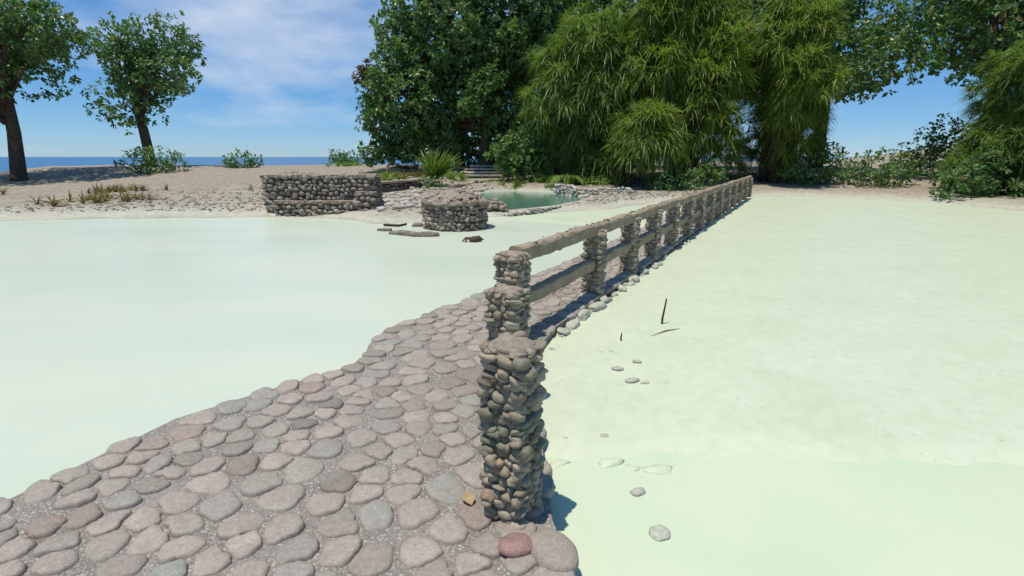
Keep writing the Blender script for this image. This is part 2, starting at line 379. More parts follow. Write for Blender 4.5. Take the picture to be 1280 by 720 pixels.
# sea
b = MB(); b.add([(-9000, -2000, -1.3), (9000, -2000, -1.3), (9000, 12000, -1.3), (-9000, 12000, -1.3)], [(0, 1, 2, 3)])
tag(b.build('sea', M['sea'], smooth=False), kind='structure')
# milky lagoon water: follows the lagoon outline, lapping into the shore
wx = np.arange(-36, 24, .4); wy = np.arange(-20, 24.5, .4); WX, WY = np.meshgrid(wx, wy)
tag(grid_mesh('spring_water', WX, WY, np.full(WX.shape, WZ), M['milky'], sdist(WX, WY, lagoon_poly) < .9), kind='structure')
# silt flat right of the path: a real low bar rising just out of the water
sx = np.arange(-1.2, 20, .09); sy = np.arange(2.0, 24, .09); SX, SY = np.meshgrid(sx, sy)
def edge(x): return 2.56 - .05 * x + .11 * wob(x * 2.2, x * .7, .8, 10, 3) + .18 * smoothstep(2.5, 6, x)
rail_side = (SX - P3[0]) * RN[0] + (SY - P3[1]) * RN[1]
onright = np.where(SY < 4.4, SX - .05, rail_side)
SZ = WZ - .06 + .105 * smoothstep(-.10, .30, SY - edge(SX) + .10 * wob(SX, SY, .16, 10, 14)) + .010 * wob(SX, SY, .5, 12, 5) * smoothstep(.1, 1.2, SY - edge(SX))
silt_d = sdist(SX, SY, lagoon_poly)
tag(grid_mesh('silt_flat', SX, SY, SZ, M['silt'], (onright > -.2) & (silt_d < .3)), kind='structure')
# clearer green shallows off the silt edge, a few millimetres over the milky sheet
hx = np.arange(.1, 13, .2); hy = np.arange(-4, 3.6, .2); HX, HY = np.meshgrid(hx, hy)
tag(grid_mesh('shallow_water', HX, HY, np.full(HX.shape, WZ + .005), M['shallow']), kind='structure')
# silt between the railing path and the pond
qx = np.arange(-1.6, 12, .14); qy = np.arange(11.6, 23, .14); QX, QY = np.meshgrid(qx, qy)
QR = (QX - P3[0]) * RN[0] + (QY - P3[1]) * RN[1]
qe = 13.6 + .7 * wob(QX, QX * .3, 1.5, 8, 6) - .22 * QX
QZ = WZ - .03 + .055 * smoothstep(0, 1.2, QY - qe) + .012 * wob(QX, QY, .8, 10, 2)
tag(grid_mesh('silt_shore', QX, QY, QZ, M['silt'], (QR < -.6) & (sdist(QX, QY, lagoon_poly) < .5) & (QY > qe - .3)), kind='structure')
# pond water
px_ = np.arange(-6, 8, .2); py_ = np.arange(14, 32, .2); PX, PY = np.meshgrid(px_, py_)
tag(grid_mesh('pond_water', PX, PY, np.full(PX.shape, -.05), M['pond'], sdist(PX, PY, pond_poly) < .45), kind='structure')

# ------------------------------------------------------------------ cobbled path
def path_stones():
    mb = MB(); pts = []
    P = np.array(path_poly); lo = P.min(0); hi = P.max(0)
    cand = rng.uniform(lo, hi, (90000, 2))
    cand = cand[(cand[:, 1] > .55) & (cand[:, 1] < 20)]
    cand = cand[sdist(cand[:, 0], cand[:, 1], path_poly) < -.055]
    cell = {}
    out = []
    for c in cand:
        near = 1 + .35 * float(wob(c[0], c[1], .35, 6, 11))
        r = .124 * np.clip(near, .6, 1.45)
        k = (int(c[0] // .3), int(c[1] // .3)); ok = True
        for i in (-1, 0, 1):
            for j in (-1, 0, 1):
                for q, rq in cell.get((k[0] + i, k[1] + j), ()):
                    if (abs(q[0] - c[0]) / 1.2) ** 2 + ((q[1] - c[1]) * 1.18) ** 2 < (.5 * (r + rq)) ** 2: ok = False; break
                if not ok: break
            if not ok: break
        if ok: cell.setdefault(k, []).append((c, r)); out.append((c[0], c[1], r))
    A = np.array(out); ed = -sdist(A[:, 0], A[:, 1], path_poly); n = 28; th = np.linspace(0, 2 * math.pi, n, endpoint=False)
    D = np.stack([np.cos(th), np.sin(th)], 1)
    prof = [(1.0, -.045), (1.0, -.012), (.98, -.001), (.94, .007), (.85, .012), (.62, .0145), (.33, .0155)]
    for i, (x, y, r) in enumerate(A):
        d = A[:, :2] - (x, y); dist = np.hypot(d[:, 0], d[:, 1]); nb = np.where((dist > 1e-6) & (dist < .5))[0]
        wgt = r / (r + A[nb, 2])
        u = d[nb] / dist[nb, None]; hd = dist[nb] * wgt
        c = np.maximum(D @ u.T, 0) / hd
        cap = np.full((n, 1), 1 / min(r * .98, ed[i] + .04))
        p = 5.6
        rad = (np.sum(np.concatenate([c, cap], 1) ** p, 1)) ** (-1 / p)
        rad = rad * 1.01 - .0045 + .0045 * np.sin(3 * th + rng.uniform(0, 6)) + .003 * np.sin(5 * th + rng.uniform(0, 6)) + .0022 * np.sin(9 * th + rng.uniform(0, 6)) + .0012 * rng.normal(size=n)
        rad = np.maximum(rad, .015)
        hh = rng.uniform(.75, 1.25); tilt = rng.normal(size=2) * .06; flat = rng.uniform(.8, 1.1)
        V = []
        for s, z in prof:
            q = D * (rad * s)[:, None]
            zz = z * hh + q @ tilt + ((.003 * np.sin(q[:, 0] * 40 + i) * np.cos(q[:, 1] * 37 + 2 * i) + .0012 * rng.normal(size=n)) if s < .95 else 0)
            V.append(np.column_stack([q[:, 0] + x, q[:, 1] + y, np.full(n, 0) + zz]))
        V.append(np.array([[x, y, 0.0158 * hh]])); V = np.concatenate(V); f = []
        m = len(prof)
        for k in range(m - 1):
            for j in range(n):
                j2 = (j + 1) % n; f.append((k * n + j, k * n + j2, (k + 1) * n + j2, (k + 1) * n + j))
        for j in range(n): f.append(((m - 1) * n + j, (m - 1) * n + (j + 1) % n, m * n))
        mb.add(V, f)
    return mb.build('path_cobbles', M['cobble'])
def slab(poly, z0, z1, name, m, shrink=0):
    bm = bmesh.new(); vs = [bm.verts.new((p[0], p[1], z1)) for p in poly]; f = bm.faces.new(vs)
    bmesh.ops.recalc_face_normals(bm, faces=[f])
    if f.normal.z < 0: f.normal_flip()
    r = bmesh.ops.extrude_face_region(bm, geom=[f])
    for v in r['geom']:
        if isinstance(v, bmesh.types.BMVert): v.co.z = z0
    bmesh.ops.triangulate(bm, faces=bm.faces[:]); bmesh.ops.recalc_face_normals(bm, faces=bm.faces[:])
    me = bpy.data.meshes.new(name); bm.to_mesh(me); bm.free(); me.materials.append(m)
    o = bpy.data.objects.new(name, me); link(o); return o
base = tag(slab(path_poly, -.5, -.006, 'stone_path', M['grout']), kind='structure')
pc = path_stones(); pc.parent = base

# ------------------------------------------------------------------ stone pillars
def face_stones(mb, mb2, c, ax, width, height, z0, row=.06, wid=.095, prot=.02, res=2, mossband=None, batter=0):
    "courses of stones on one vertical face: c = centre of the face at the foot, ax = (along, outward) 2-vectors"
    a, o = ax; z = z0
    while z < z0 + height - row * .3:
        h = row * rng.uniform(.65, 1.4); h = min(h, z0 + height - z + .01)
        s = -width / 2 - rng.uniform(0, wid * .5)
        while s < width / 2:
            wd = wid * rng.uniform(.5, 1.7); m = s + wd / 2
            if -width / 2 - wid * .1 < m < width / 2 + wid * .1:
                pr = prot * rng.uniform(.2, 1.4)
                p = np.array((*(np.array(c) + a * m + o * (pr - .030)), z + h / 2 + rng.normal() * row * .13))
                A3 = np.array([(*a, 0), (*o, 0), (0, 0, 1)]); rot = frame_axes(0, rng.normal() * .12, rng.normal() * .16)
                tgt = mb2 if (mb2 is not None and mossband and mossband[0] < z - z0 < mossband[1] and rng.random() < .8) else mb
                stone(tgt, p, rot @ A3, (wd * .52, rng.uniform(.034, .046), h * rng.uniform(.48, .62)), res, .78, .13)
            s += wd
        z += h
def pillar_parts(parent, side, height, rz, res=3, row=.06, wid=.09, moss=None, cap_t=.035, z0=0.0, slope=0.0):
    "parts in the pillar's own frame; rz = yaw"
    core = MB(); h2 = side / 2 - .007
    box_mb(core, (0, 0, z0 + height / 2 - .02), np.eye(3), (h2, h2, height / 2 - .01), 3, .003)
    core.build('mortar_core', M['mortar'], parent)
    A = MB(); B = MB()
    for k in range(4):
        t = k * math.pi / 2; o = np.array((math.sin(t), -math.cos(t))); a = np.array((math.cos(t), math.sin(t)))
        face_stones(A, B, o * side / 2 * .93, (a, o), side * .96, height - cap_t, z0, row, wid, .02, res, moss)
    A.build('stone_facing', M['pillar'], parent)
    if B.n: tag(B.build('stone_facing', M['mossy'], parent), 'greenish darker stones round the middle')
    C = MB()
    bm = bmesh.new(); bmesh.ops.create_cube(bm, size=1); bmesh.ops.subdivide_edges(bm, edges=bm.edges[:], cuts=7, use_grid_fill=True)
    v = np.array([x.co[:] for x in bm.verts]); f = [[x.index for x in q.verts] for q in bm.faces]; bm.free()
    r = np.abs(v[:, :2]).max(1) * 2; v2 = v * (side * .93, side * .93, cap_t * 1.2)
    v2[:, 2] += z0 + height - cap_t * .55 - .03 * np.maximum(r - .55, 0) ** 1.5 * (v[:, 2] > 0) + .006 * wob(v2[:, 0] * 9, v2[:, 1] * 9, .6, 8, 4)
    sc = 1 - .10 * np.abs(wob(v[:, 0] * 5, v[:, 1] * 5, .7, 6, 12)); v2[:, :2] *= sc[:, None]
    for i in range(14):
        s = rng.uniform(.012, .026); e = rng.choice((-1, 1)) * side * rng.uniform(.36, .5); g_ = rng.uniform(-.5, .5) * side
        stone(C, (*((e, g_) if rng.random() < .5 else (g_, e)), z0 + height - .022 + rng.uniform(-.01, .012)), frame_axes(rng.uniform(0, 6)), (s * 1.4, s, s * .8), 2, .8, .14)
        if slope: C.v[-1][:, 2] -= slope * np.maximum(C.v[-1][:, 0] - .02, 0)
    v2[:, 2] -= slope * np.maximum(v2[:, 0] - .02, 0)
    C.add(v2, f); C.build('cap', M['cap'], parent)
YAW = R(-30.3)
p1 = empty('stone_pillar', (0.0, 2.055, 0), 'nearest stone pillar, waist high with greenish stones and a flat mortar top, at the path edge', 'pillar', 'stone pillars at the path edge', YAW)
pillar_parts(p1, .192, .87, 0, 3, .038, .06, (.32, .62), slope=.22)
p2 = empty('stone_pillar', (-.03, 3.24, 0), 'short stone pillar hidden half behind the nearest pillar', 'pillar', 'stone pillars at the path edge', YAW)
pillar_parts(p2, .195, .80, 0, 3, .040, .068, slope=.1)
p1.scale = (1, 1, 1)

# ------------------------------------------------------------------ railing: posts and two concrete rails
rl = empty('stone_railing', (P3[0], P3[1], 0), 'long low railing of cobble posts and two worn concrete beams along the path', 'railing', None, YAW)
post_t = [0, 2.02, 3.45, 4.75, 6.1, 7.5, 8.9, 10.3, 11.8, 13.3, 14.9, 16.5, 18.2, 19.9]
for i, t in enumerate(post_t):
    pp = bpy.data.objects.new('post', None); link(pp, rl); pp.location = (0, t, 0)
    if i == 0: pillar_parts(pp, .215, .84, 0, 2, .045, .07)
    else: pillar_parts(pp, .205, .80, 0, 2 if i < 3 else 1, .05, .075)
    for c in list(pp.children):       # keep thing > part > sub-part
        if c.name.startswith('stone_facing') and i == 0: pass
def beam(name, z, hgt, wid, crust):
    b = MB(); n = int(RAIL_END / .09); xs = np.array([-.5, -.5, -.36, 0, .36, .5, .5, .2, -.2]) * wid
    zs = np.array([-.5, .38, .5, .53, .5, .38, -.5, -.5, -.5]) * hgt; V = []; k = len(xs)
    for i in range(n + 1):
        t = .05 + (RAIL_END - 1.0) * i / n; j = rng.normal(size=(k, 2)) * .0035
        tp = (zs > .3 * hgt) * (.006 * rng.normal(size=k) + .005 * wob(np.array(t * 3.), np.array(0.), .5, 8, 8)) * crust
        sg = -.014 * math.sin(math.pi * ((t / 1.45) % 1)) ** 2 + .006 * math.sin(t * 1.3 + z * 9)
        V += [(xs[q] + j[q, 0] + .006 * math.sin(t * 2.1), t, z + sg + zs[q] + j[q, 1] + tp[q]) for q in range(k)]
    f = []
    for i in range(n):
        for q in range(k):
            q2 = (q + 1) % k; f.append((i * k + q, i * k + q2, (i + 1) * k + q2, (i + 1) * k + q))
    f.append(tuple(range(k - 1, -1, -1))); f.append(tuple(range(n * k, n * k + k)))
    b.add(V, f); return b
# stones set in the mortar along the top of the upper rail
b = beam('top', .806, .13, .14, 1.0)
for i in range(170):
    t = rng.uniform(.1, RAIL_END - 1.2); s = rng.uniform(.010, .022)
    stone(b, (rng.uniform(-.06, .06), t, .874 + rng.uniform(-.006, .004)), frame_axes(rng.uniform(0, 6)), (s * 1.3, s, s * .6), 1, .8, .1)
tag(b.build('top_rail', M['rail'], rl, smooth=False), 'upper rail with a pebbly mortar crust along its top')
beam('bottom', .388, .122, .12, .3).build('bottom_rail', M['rail'], rl, smooth=False)

# ------------------------------------------------------------------ stone works on the far shore
def wall_line(mb, pts, z0, height, row, wid, res=1, prot=.05, both=True, box=.72):
    for i in range(len(pts) - 1):
        a = np.array(pts[i][:2]); c = np.array(pts[i + 1][:2]); Ln = np.linalg.norm(c - a); d = (c - a) / Ln
        nn = np.array((d[1], -d[0])); z = z0
        while z < z0 + height - row * .3:
            h = row * rng.uniform(.75, 1.3); s = -rng.uniform(0, wid)
            while s < Ln:
                wd = wid * rng.uniform(.6, 1.6)
                p = a + d * (s + wd / 2) + nn * rng.uniform(-.3, 1) * prot
                if -.02 <= s + wd / 2 <= Ln + .02:
                    stone(mb, (*p, z + h / 2 + rng.normal() * h * .16), frame_axes(0, rng.normal() * .1, rng.normal() * .22) @ np.array([(*d, 0), (*nn, 0), (0, 0, 1)]), (wd * .51, rng.uniform(.09, .14), h * rng.uniform(.42, .64)), res, box + .1, .13)
                s += wd
            z += h
# round well
wc = at(566, 290, WZ); WR = .84; wcx, wcy = wc[0], wc[1] + WR
well = empty('stone_well', (wcx, wcy, WZ), 'round drum of stacked cobbles with a rubble mound on top, standing in the pale water', 'well')
b = MB(); WH = .66; z = -.05
while z < WH - .03:
    h = .105 * rng.uniform(.75, 1.3); a = rng.uniform(0, 6)
    e = a + 2 * math.pi
    while a < e:
        wd = rng.uniform(.09, .2); m = a + wd / WR / 2
        o = np.array((math.sin(m), -math.cos(m))); t = np.array((math.cos(m), math.sin(m)))
        rr = WR - .09 + rng.uniform(-.015, .025) + .03 * math.sin(3 * m)
        stone(b, (o[0] * rr, o[1] * rr, z + h / 2 + rng.normal() * .018), frame_axes(0, rng.normal() * .12, rng.normal() * .3) @ np.array([(*t, 0), (*o, 0), (0, 0, 1)]), (wd * .5, .09, h * rng.uniform(.44, .64)), 2, .85, .14)
        a += wd / WR
    z += h
b.build('stone_wall', M['farstone'], well)
b = MB(); nA, prof = 40, [(.74, -.1), (.74, .60), (.85, .62), (.87, .67), (.80, .70), (.70, .70), (.66, .73), (.62, .80), (.5, .83), (.34, .92), (.15, .98), (.02, .99)]
V = []; f = []
for r, z in prof:
    for j in range(nA):
        t = 2 * math.pi * j / nA; rr = r * (1 + .03 * math.sin(3 * t + 1) + .025 * rng.normal()) if .1 < r else r
        V.append((rr * math.cos(t), rr * math.sin(t), z + .016 * rng.normal()))
for i in range(len(prof) - 1):
    for j in range(nA): f.append((i * nA + j, i * nA + (j + 1) % nA, (i + 1) * nA + (j + 1) % nA, (i + 1) * nA + j))
b.add(V, f); b.build('mortar_top', M['cap'], well)
b = MB()
for i in range(150):
    t = rng.uniform(0, 6.28); r = rng.choice([rng.uniform(.6, .8), rng.uniform(.1, .7)]); s = rng.uniform(.03, .065)
    zt = np.interp(r, [.02, .15, .34, .5, .62, .66, .8], [.99, .98, .92, .83, .80, .71, .70])
    stone(b, (r * math.cos(t), r * math.sin(t), zt), frame_axes(rng.uniform(0, 6)), (s * 1.4, s, s * .55), 1, .8, .14)
b.build('rubble', M['farstone'], well)

# stepped wall left
wl = at(452, 271, WZ)
def wall_block(parent, u0, x0, x1, y0, y1, z0, z1, m='farstone', row=.11, wid=.17, cap=True):
    core = MB(); box_mb(core, ((x0 + x1) / 2, (y0 + y1) / 2, (z0 + z1) / 2 - .01), np.eye(3), ((x1 - x0) / 2 - .03, (y1 - y0) / 2 - .03, (z1 - z0) / 2 - .01), 4, .006)
    core.build('mortar_core', M['mortar'], parent)
    b = MB(); h = z1 - z0 - (.05 if cap else 0)
    for (p, q) in (((x0, y0), (x1, y0)), ((x1, y0), (x1, y1)), ((x1, y1), (x0, y1)), ((x0, y1), (x0, y0))):
        wall_line(b, [np.array(p) + 0, np.array(q)], z0, h, row, wid, 2, .0)
    b.build('stone_facing', M[m], parent)
    if cap:
        c = MB(); box_mb(c, ((x0 + x1) / 2, (y0 + y1) / 2, z1 - .02), np.eye(3), ((x1 - x0) / 2 + .07, (y1 - y0) / 2 + .07, .045), 8, .012); c.build('coping', M['cap'], parent, smooth=False)
x_r = at(469, 271, WZ)[0]
sw = empty('stone_wall', (0, 0, 0), 'tall stepped cobble wall with a pale coping at the water edge, left of the round well', 'wall')
sw.location = (x_r, wl[1], WZ)
wall_block(sw, 0, -3.4, -.12, .25, 1.0, -.1, 1.22)
wall_block(sw, 0, -.46, 0.0, 0, .62, -.1, .73)
wall_block(sw, 0, -3.0, -.52, .02, .6, -.1, .46)
# retaining wall behind
a0 = at(468, 245, .02); a1 = at(527, 238.5, .05)
rw = MB(); wall_line(rw, [a0, a1], .0, .50, .12, .26, 1, .02)
rw2 = empty('retaining_wall', a0, 'low dark retaining wall with a pale top behind the gravel shore', 'wall')
rw.build('stone_facing', M['farstone'], rw2, origin=a0)
rw2.children[0].location = (0, 0, 0)
c = MB(); d = (a1 - a0); Ln = np.linalg.norm(d[:2]); dd = d[:2] / Ln
box_mb(c, (*(d[:2] / 2 + np.array((-dd[1], dd[0])) * .1), .53), np.array([(*dd, 0), (-dd[1], dd[0], 0), (0, 0, 1)]), (Ln / 2 + .1, .25, .05), 6, .01)
c.build('coping', M['cap'], rw2, smooth=False)
# pond kerbs
def kerb(name, pix, z, h, label, m='palestone', row=.12, wid=.2):
    pts = [at(u, v, z) for u, v in pix]; b = MB()
    wall_line(b, pts, z - .1, h + .1, row, wid, 1, .04)
    o = b.build(name, M[m], origin=pts[0]); return tag(o, label, 'kerb', 'stone kerbs round the green pond')
kerb('pond_kerb', [(592, 241), (606, 238.5), (640, 236.5), (672, 237), (694, 239.5)], 0, .14, 'bleached stone kerb along the far edge of the green pond')
kerb('pond_kerb', [(694, 241), (720, 244.5), (748, 246), (790, 246.5)], 0, .36, 'two course stacked stone kerb right of the pond below the tall reeds', 'palestone', .13, .24)
kerb('pond_kerb', [(738, 248.5), (722, 255.5), (696, 261.5), (660, 265.5), (636, 267.5)], -.03, .06, 'thin near kerb of small stones between pond and silt', 'palestone', .07, .2)
for pix, lab in (([(566, 237.5), (590, 234), (640, 231.5), (676, 231)], 'low dark stone ledge across the terrace behind the pond'), ([(552, 232), (578, 228.5), (622, 226.5)], 'low dark stone ledge just below the steps')):
    pts = [at(u, v, .12) for u, v in pix]
    for q_ in pts: q_[2] = gz(q_[0], q_[1])
    b = MB()
    for i in range(len(pts) - 1): wall_line(b, pts[i:i + 2], pts[i][2] - .06, .22, .09, .28, 1, .03)
    tag(b.build('stone_ledge', M['farstone'], origin=pts[0]), lab, 'ledge', 'stone ledges on the terrace')
# steps
st = at(600, 222, .5); st[2] = gz(st[0], st[1]) + .02; st_o = empty('stone_steps', st, 'four worn stone steps rising to the shade under the big tree', 'steps')
for i in range(4):
    b = MB(); wdt = 1.35 - .12 * i
    box_mb(b, (.1 * i, .5 * i, .10 + .17 * i), np.eye(3), (wdt, .3, .04), 5, .012); b.build('step', M['palestone'], st_o, smooth=False)
    b = MB(); wall_line(b, [(.1 * i - wdt, .5 * i - .12), (.1 * i + wdt, .5 * i - .12)], -.06 + .17 * i, .09, .09, .2, 1, .0)
    b.build('riser', M['pillar'], st_o)

# ------------------------------------------------------------------ foliage builders
def leaves_mesh(P, D, U, Ln, Wd, fold=.25, droop=.15):
    "obovate leaves: base P, direction D, up U"
    n = len(P); Sd = np.cross(D, U); Sd /= np.linalg.norm(Sd, axis=1)[:, None] + 1e-9; Un = np.cross(Sd, D)
    L_ = Ln[:, None]; W_ = Wd[:, None]
    v0 = P; v1 = P + D * L_ * .55 + Sd * W_ * .5 + Un * W_ * fold; v2 = P + D * L_ - Un * L_ * droop; v3 = P + D * L_ * .55 - Sd * W_ * .5 + Un * W_ * fold
    vm = P + D * L_ * .55
    V = np.stack([v0, v1, v2, v3, vm], 1).reshape(-1, 3); i = np.arange(n) * 5
    f = np.concatenate([np.stack([i, i + 1, i + 4], 1), np.stack([i + 1, i + 2, i + 4], 1), np.stack([i + 2, i + 3, i + 4], 1), np.stack([i + 3, i, i + 4], 1)])
    return V, f
def unit(v): return v / (np.linalg.norm(v, axis=-1, keepdims=True) + 1e-9)
def rosettes(C, A, k, ln, wd, spread=1.0):
    "k leaves round each rosette centre C with axis A"
    n = len(C); Ck = np.repeat(C, k, 0); Ak = np.repeat(A, k, 0)
    r = unit(rng.normal(size=(n * k, 3))); D = unit(r * spread + Ak * .6 + np.array((0, 0, -.12)))
    Uu = unit(Ak + .3 * rng.normal(size=(n * k, 3)) + np.array((0, 0, .7)))
    Ls = ln * rng.uniform(.6, 1.25, n * k); return leaves_mesh(Ck + r * .04, D, Uu, Ls, Ls * wd)
def lobe_points(c, rad, n, squash=.75, shell=.55):
    d = unit(rng.normal(size=(n, 3))); r = shell + (1 - shell) * rng.random(n) ** .6
    lump = 1 + .22 * np.sin(d @ (rng.normal(size=3) * 3) + rng.uniform(0, 6)) + .15 * np.sin(d @ (rng.normal(size=3) * 6))
    return c + d * (r * lump)[:, None] * rad * np.array((1, 1, squash)), d
def tree(name, loc, lobes, label, cat, group, trunk_h, trunk_r, dens=22, ln=.30, k=7, m='leaf', limb_from=None, extra=None, wd=.52):
    t = empty(name, loc, label, cat, group); loc = np.array(loc)
    tb = MB(); top = np.array((rng.normal() * .2, rng.normal() * .2, trunk_h))
    tube(tb, [(0, 0, -.4), (.02, 0, .25), top * .5 + (.08, .05, 0), top], [trunk_r * 1.5, trunk_r * 1.05, trunk_r * .85, trunk_r * .7], 10, .05)
    cs = MB()
    for c, r in lobes:
        c = np.array(c) - loc; s = np.array((0, 0, trunk_h * rng.uniform(.55, 1.0))); mid = (s + c) / 2 + np.array((0, 0, .12 * np.linalg.norm(c - s))) + rng.normal(size=3) * .25
        tube(tb, [s, mid, c, c + (c - mid) * .3], [trunk_r * .42, trunk_r * .26, trunk_r * .12, trunk_r * .04], 6, .03)
        n = int(dens * r * r * 1.0) + 6
        C, A = lobe_points(c, r, n); V, f = rosettes(C, A, k, ln, wd); cs.addarr(V, f)
    tb.build('trunk', M['bark'], t); cs.build('crown', M[m], t, smooth=False)
    if extra:
        for pts, rad, mm, lab in extra:
            e = MB()
            for c in pts:
                C, A = lobe_points(np.array(c) - loc, rad, int(60 * rad * rad)); V, f = rosettes(C, A, k, ln, wd); e.addarr(V, f)
            tag(e.build('leaf_clump', M[mm], t, smooth=False), lab)
    return t
def blades(C, D0, k, ln, wd, grav=.58, spread=.62, seg=5):
    n = len(C) * k; P = np.repeat(C, k, 0); D = unit(np.repeat(D0, k, 0) + spread * rng.normal(size=(n, 3)))
    Ls = ln * rng.uniform(.55, 1.25, n); g = grav * rng.uniform(.5, 1.3, n)
    Sd = np.cross(D, np.array((0, 0, 1.0))); Sd = unit(Sd + .25 * rng.normal(size=(n, 3)))
    rows = []
    for s in range(seg):
        q = s / (seg - 1); pt = P + D * (Ls * q)[:, None]; pt[:, 2] -= Ls * g * q ** 2.2
        w_ = wd * rng.uniform(.85, 1.15) * (1.0 - .85 * q ** 2) * (.55 + .45 * min(1, q * 4)) * .5
        rows += [pt - Sd * w_, pt + Sd * w_]
    V = np.stack(rows, 1).reshape(-1, 3); i = np.arange(n) * (2 * seg); f = []
    for s in range(seg - 1): f.append(np.stack([i + 2 * s, i + 2 * s + 1, i + 2 * s + 3, i + 2 * s + 2], 1))
    return V, np.concatenate(f)
def reed_clump(name, loc, lobes, label, group, dens=16, k=20, ln=1.05, wd=.055, m='blade', stems=14, h=5):
    t = empty(name, loc, label, 'reed clump', group); loc = np.array(loc); mb = MB(); sb = MB()
    for c, r, sq in lobes:
        c = np.array(c) - loc; n = int(dens * r * r) + 4
        C, A = lobe_points(c, r, n, sq, .6); C[:, 2] = np.maximum(C[:, 2], .1)
        V, f = blades(C, unit(A * .8 + np.array((0, 0, .75))), k, ln, wd); mb.addarr(V, f)
        for i in range(max(2, int(stems * r / 6))):
            e = c + rng.normal(size=3) * r * .5; b0 = np.array((rng.normal() * .6, rng.normal() * .4, -.2))
            tube(sb, [b0, (b0 + e) / 2 + rng.normal(size=3) * .2, e], [.05, .04, .02], 5)
    sb.build('stems', M['bark'], t); mb.build('blades', M[m], t, smooth=False); return t
def gp(x, y, dz=0): return (x, y, gz(x, y) + dz)

# ------------------------------------------------------------------ the big tree and the vegetation behind the pond
TY = 32.0
def LB(lst, dy=0):
    return [(at_y(u, v, TY + dy + rng.uniform(-1.5, 1.5)), r) for u, v, r in lst]
main = LB([(482, 100, 1.35), (470, 118, 1.0), (470, 140, 1.0), (482, 160, 1.3), (486, 184, 1.1), (468, 190, .8), (502, 66, 1.9), (512, 118, 2.1), (512, 165, 1.6), (505, 32, 1.5), (530, 12, 2.1), (545, 80, 2.4), (548, 140, 2.0),
           (568, 22, 2.6), (592, 110, 2.3), (604, 55, 2.6), (640, 20, 2.8), (640, 90, 2.2), (668, 60, 2.4), (690, 20, 2.6), (622, 145, 1.6), (560, 176, 1.1), (640, 165, 1.2), (500, 196, .8), (530, 190, .9),
           (560, -50, 3.0), (640, -60, 3.2), (610, -110, 2.5)])
tp = at_y(606, 205, TY)
big = tree('broadleaf_tree', (tp[0], TY, gz(tp[0], TY)), main, 'largest dark spreading broadleaf tree with drooping crown, rooted above the stone steps', 'tree', 'trees on the far shore', 4.2, .42, 62, .30, 8, 'leaf', None,
     [([at_y(455, 96, TY - .6), at_y(463, 88, TY - .4)], .55, 'leaf_red', 'rusty old leaves at the crown tip'), ([at_y(598, 110, TY - 2.6), at_y(612, 96, TY - 2.4), at_y(590, 128, TY - 2.4)], .9, 'leaf_light', 'lighter yellow green leaves in the crown middle'), ([at_y(u, v, TY - d) for u, v, d in ((505, 58, 1.7), (548, 72, 2.2), (585, 28, 2.4), (470, 138, .8), (530, 120, 2.0), (640, 40, 2.6), (668, 70, 2.2), (515, 168, 1.2))], .7, 'leaf_light', 'naturally lighter leaf clusters over the outer crown')])
T2 = 36.0
back = [(at_y(u, v, T2 + rng.uniform(-1.5, 1.5)), r) for u, v, r in [(690, -10, 3), (745, 10, 3), (800, 0, 3), (720, 60, 3), (770, 60, 3), (830, 50, 3), (680, 110, 2.6), (650, 150, 2.2), (740, -60, 3.5), (820, -60, 3.5), (760, 130, 3)]]
b2 = at_y(700, 204, T2)
tree('broadleaf_tree', (b2[0], T2, gz(b2[0], T2)), back, 'dark broadleaf tree showing only its top above the tall reed clump', 'tree', 'trees on the far shore', 5, .4, 34, .32, 7)
T3 = 38.0
back = [(at_y(u, v, T3 + rng.uniform(-1, 1)), r) for u, v, r in [(560, 120, 3), (600, 160, 2.6), (560, 170, 2.0), (540, 190, 1.5), (580, 188, 1.6), (615, 190, 1.6), (650, 190, 1.8), (515, 192, 1.1), (600, 200, 1.2), (560, 202, 1.0), (635, 203, 1.2), (640, 120, 3), (530, 150, 1.8), (610, 70, 3), (660, 170, 2.4)]]
b3 = at_y(575, 204, T3)
tree('broadleaf_tree', (b3[0], T3, gz(b3[0], T3)), back, 'shaded broadleaf tree seen as dark foliage between the trunks behind the steps', 'tree', 'trees on the far shore', 4, .35, 30, .32, 7)
for u, v, y, hh, lab in ((627, 207, 33.5, 5.5, 'thin dark trunked sapling right of the steps'), (585, 206, 33.0, 5.0, 'thin dark trunked sapling left of the big trunk')):
    q = at_y(u, v, y); lb = [((q[0] + .3, y, gz(q[0], y) + hh), 1.3), ((q[0] - .4, y + .4, gz(q[0], y) + hh + 1.2), 1.4)]
    tree('sapling', gp(q[0], y), lb, lab, 'tree', 'thin trees under the big crown', hh * .8, .12, 30, .28)

# reed clumps
def RL(lst, y):
    return [(at_y(u, v, y + rng.uniform(-.6, .6)), r, s) for u, v, r, s in lst]
ra = at_y(735, 238, 28)
reedA = reed_clump('reed_clump', gp(ra[0], 28.2), RL([(742, 52, 1.7, .9), (715, 85, 1.7, .9), (765, 85, 1.8, .9), (700, 125, 1.5, .9), (740, 125, 1.9, .9), (690, 160, 1.2, .9), (725, 170, 1.7, .9), (765, 150, 1.8, .9), (745, 205, 1.5, .8), (700, 200, 1.2, .8), (775, 195, 1.3, .9)], 28), 'tallest fountain shaped reed clump right of the big tree behind the pond', 'reed clumps behind the pond', 52, 34, .82, .046)
rb = at_y(850, 238, 27)
reedB = reed_clump('reed_clump', gp(rb[0], 27.2), RL([(830, 30, 1.8, .9), (860, 60, 2.0, .9), (820, 80, 1.6, .9), (845, 110, 1.7, .9), (880, 110, 1.8, .9), (870, 160, 1.7, .9), (865, 15, 1.8, .9), (900, 70, 1.8, .9), (850, -15, 1.6, .9), (895, 180, 1.5, .9), (820, 120, 1.2, .9)], 27), 'bright yellow green reed clump reaching out of view above the railing end', 'reed clumps behind the pond', 48, 34, .82, .046, 'blade_y')
rc = at_y(806, 236, 25)
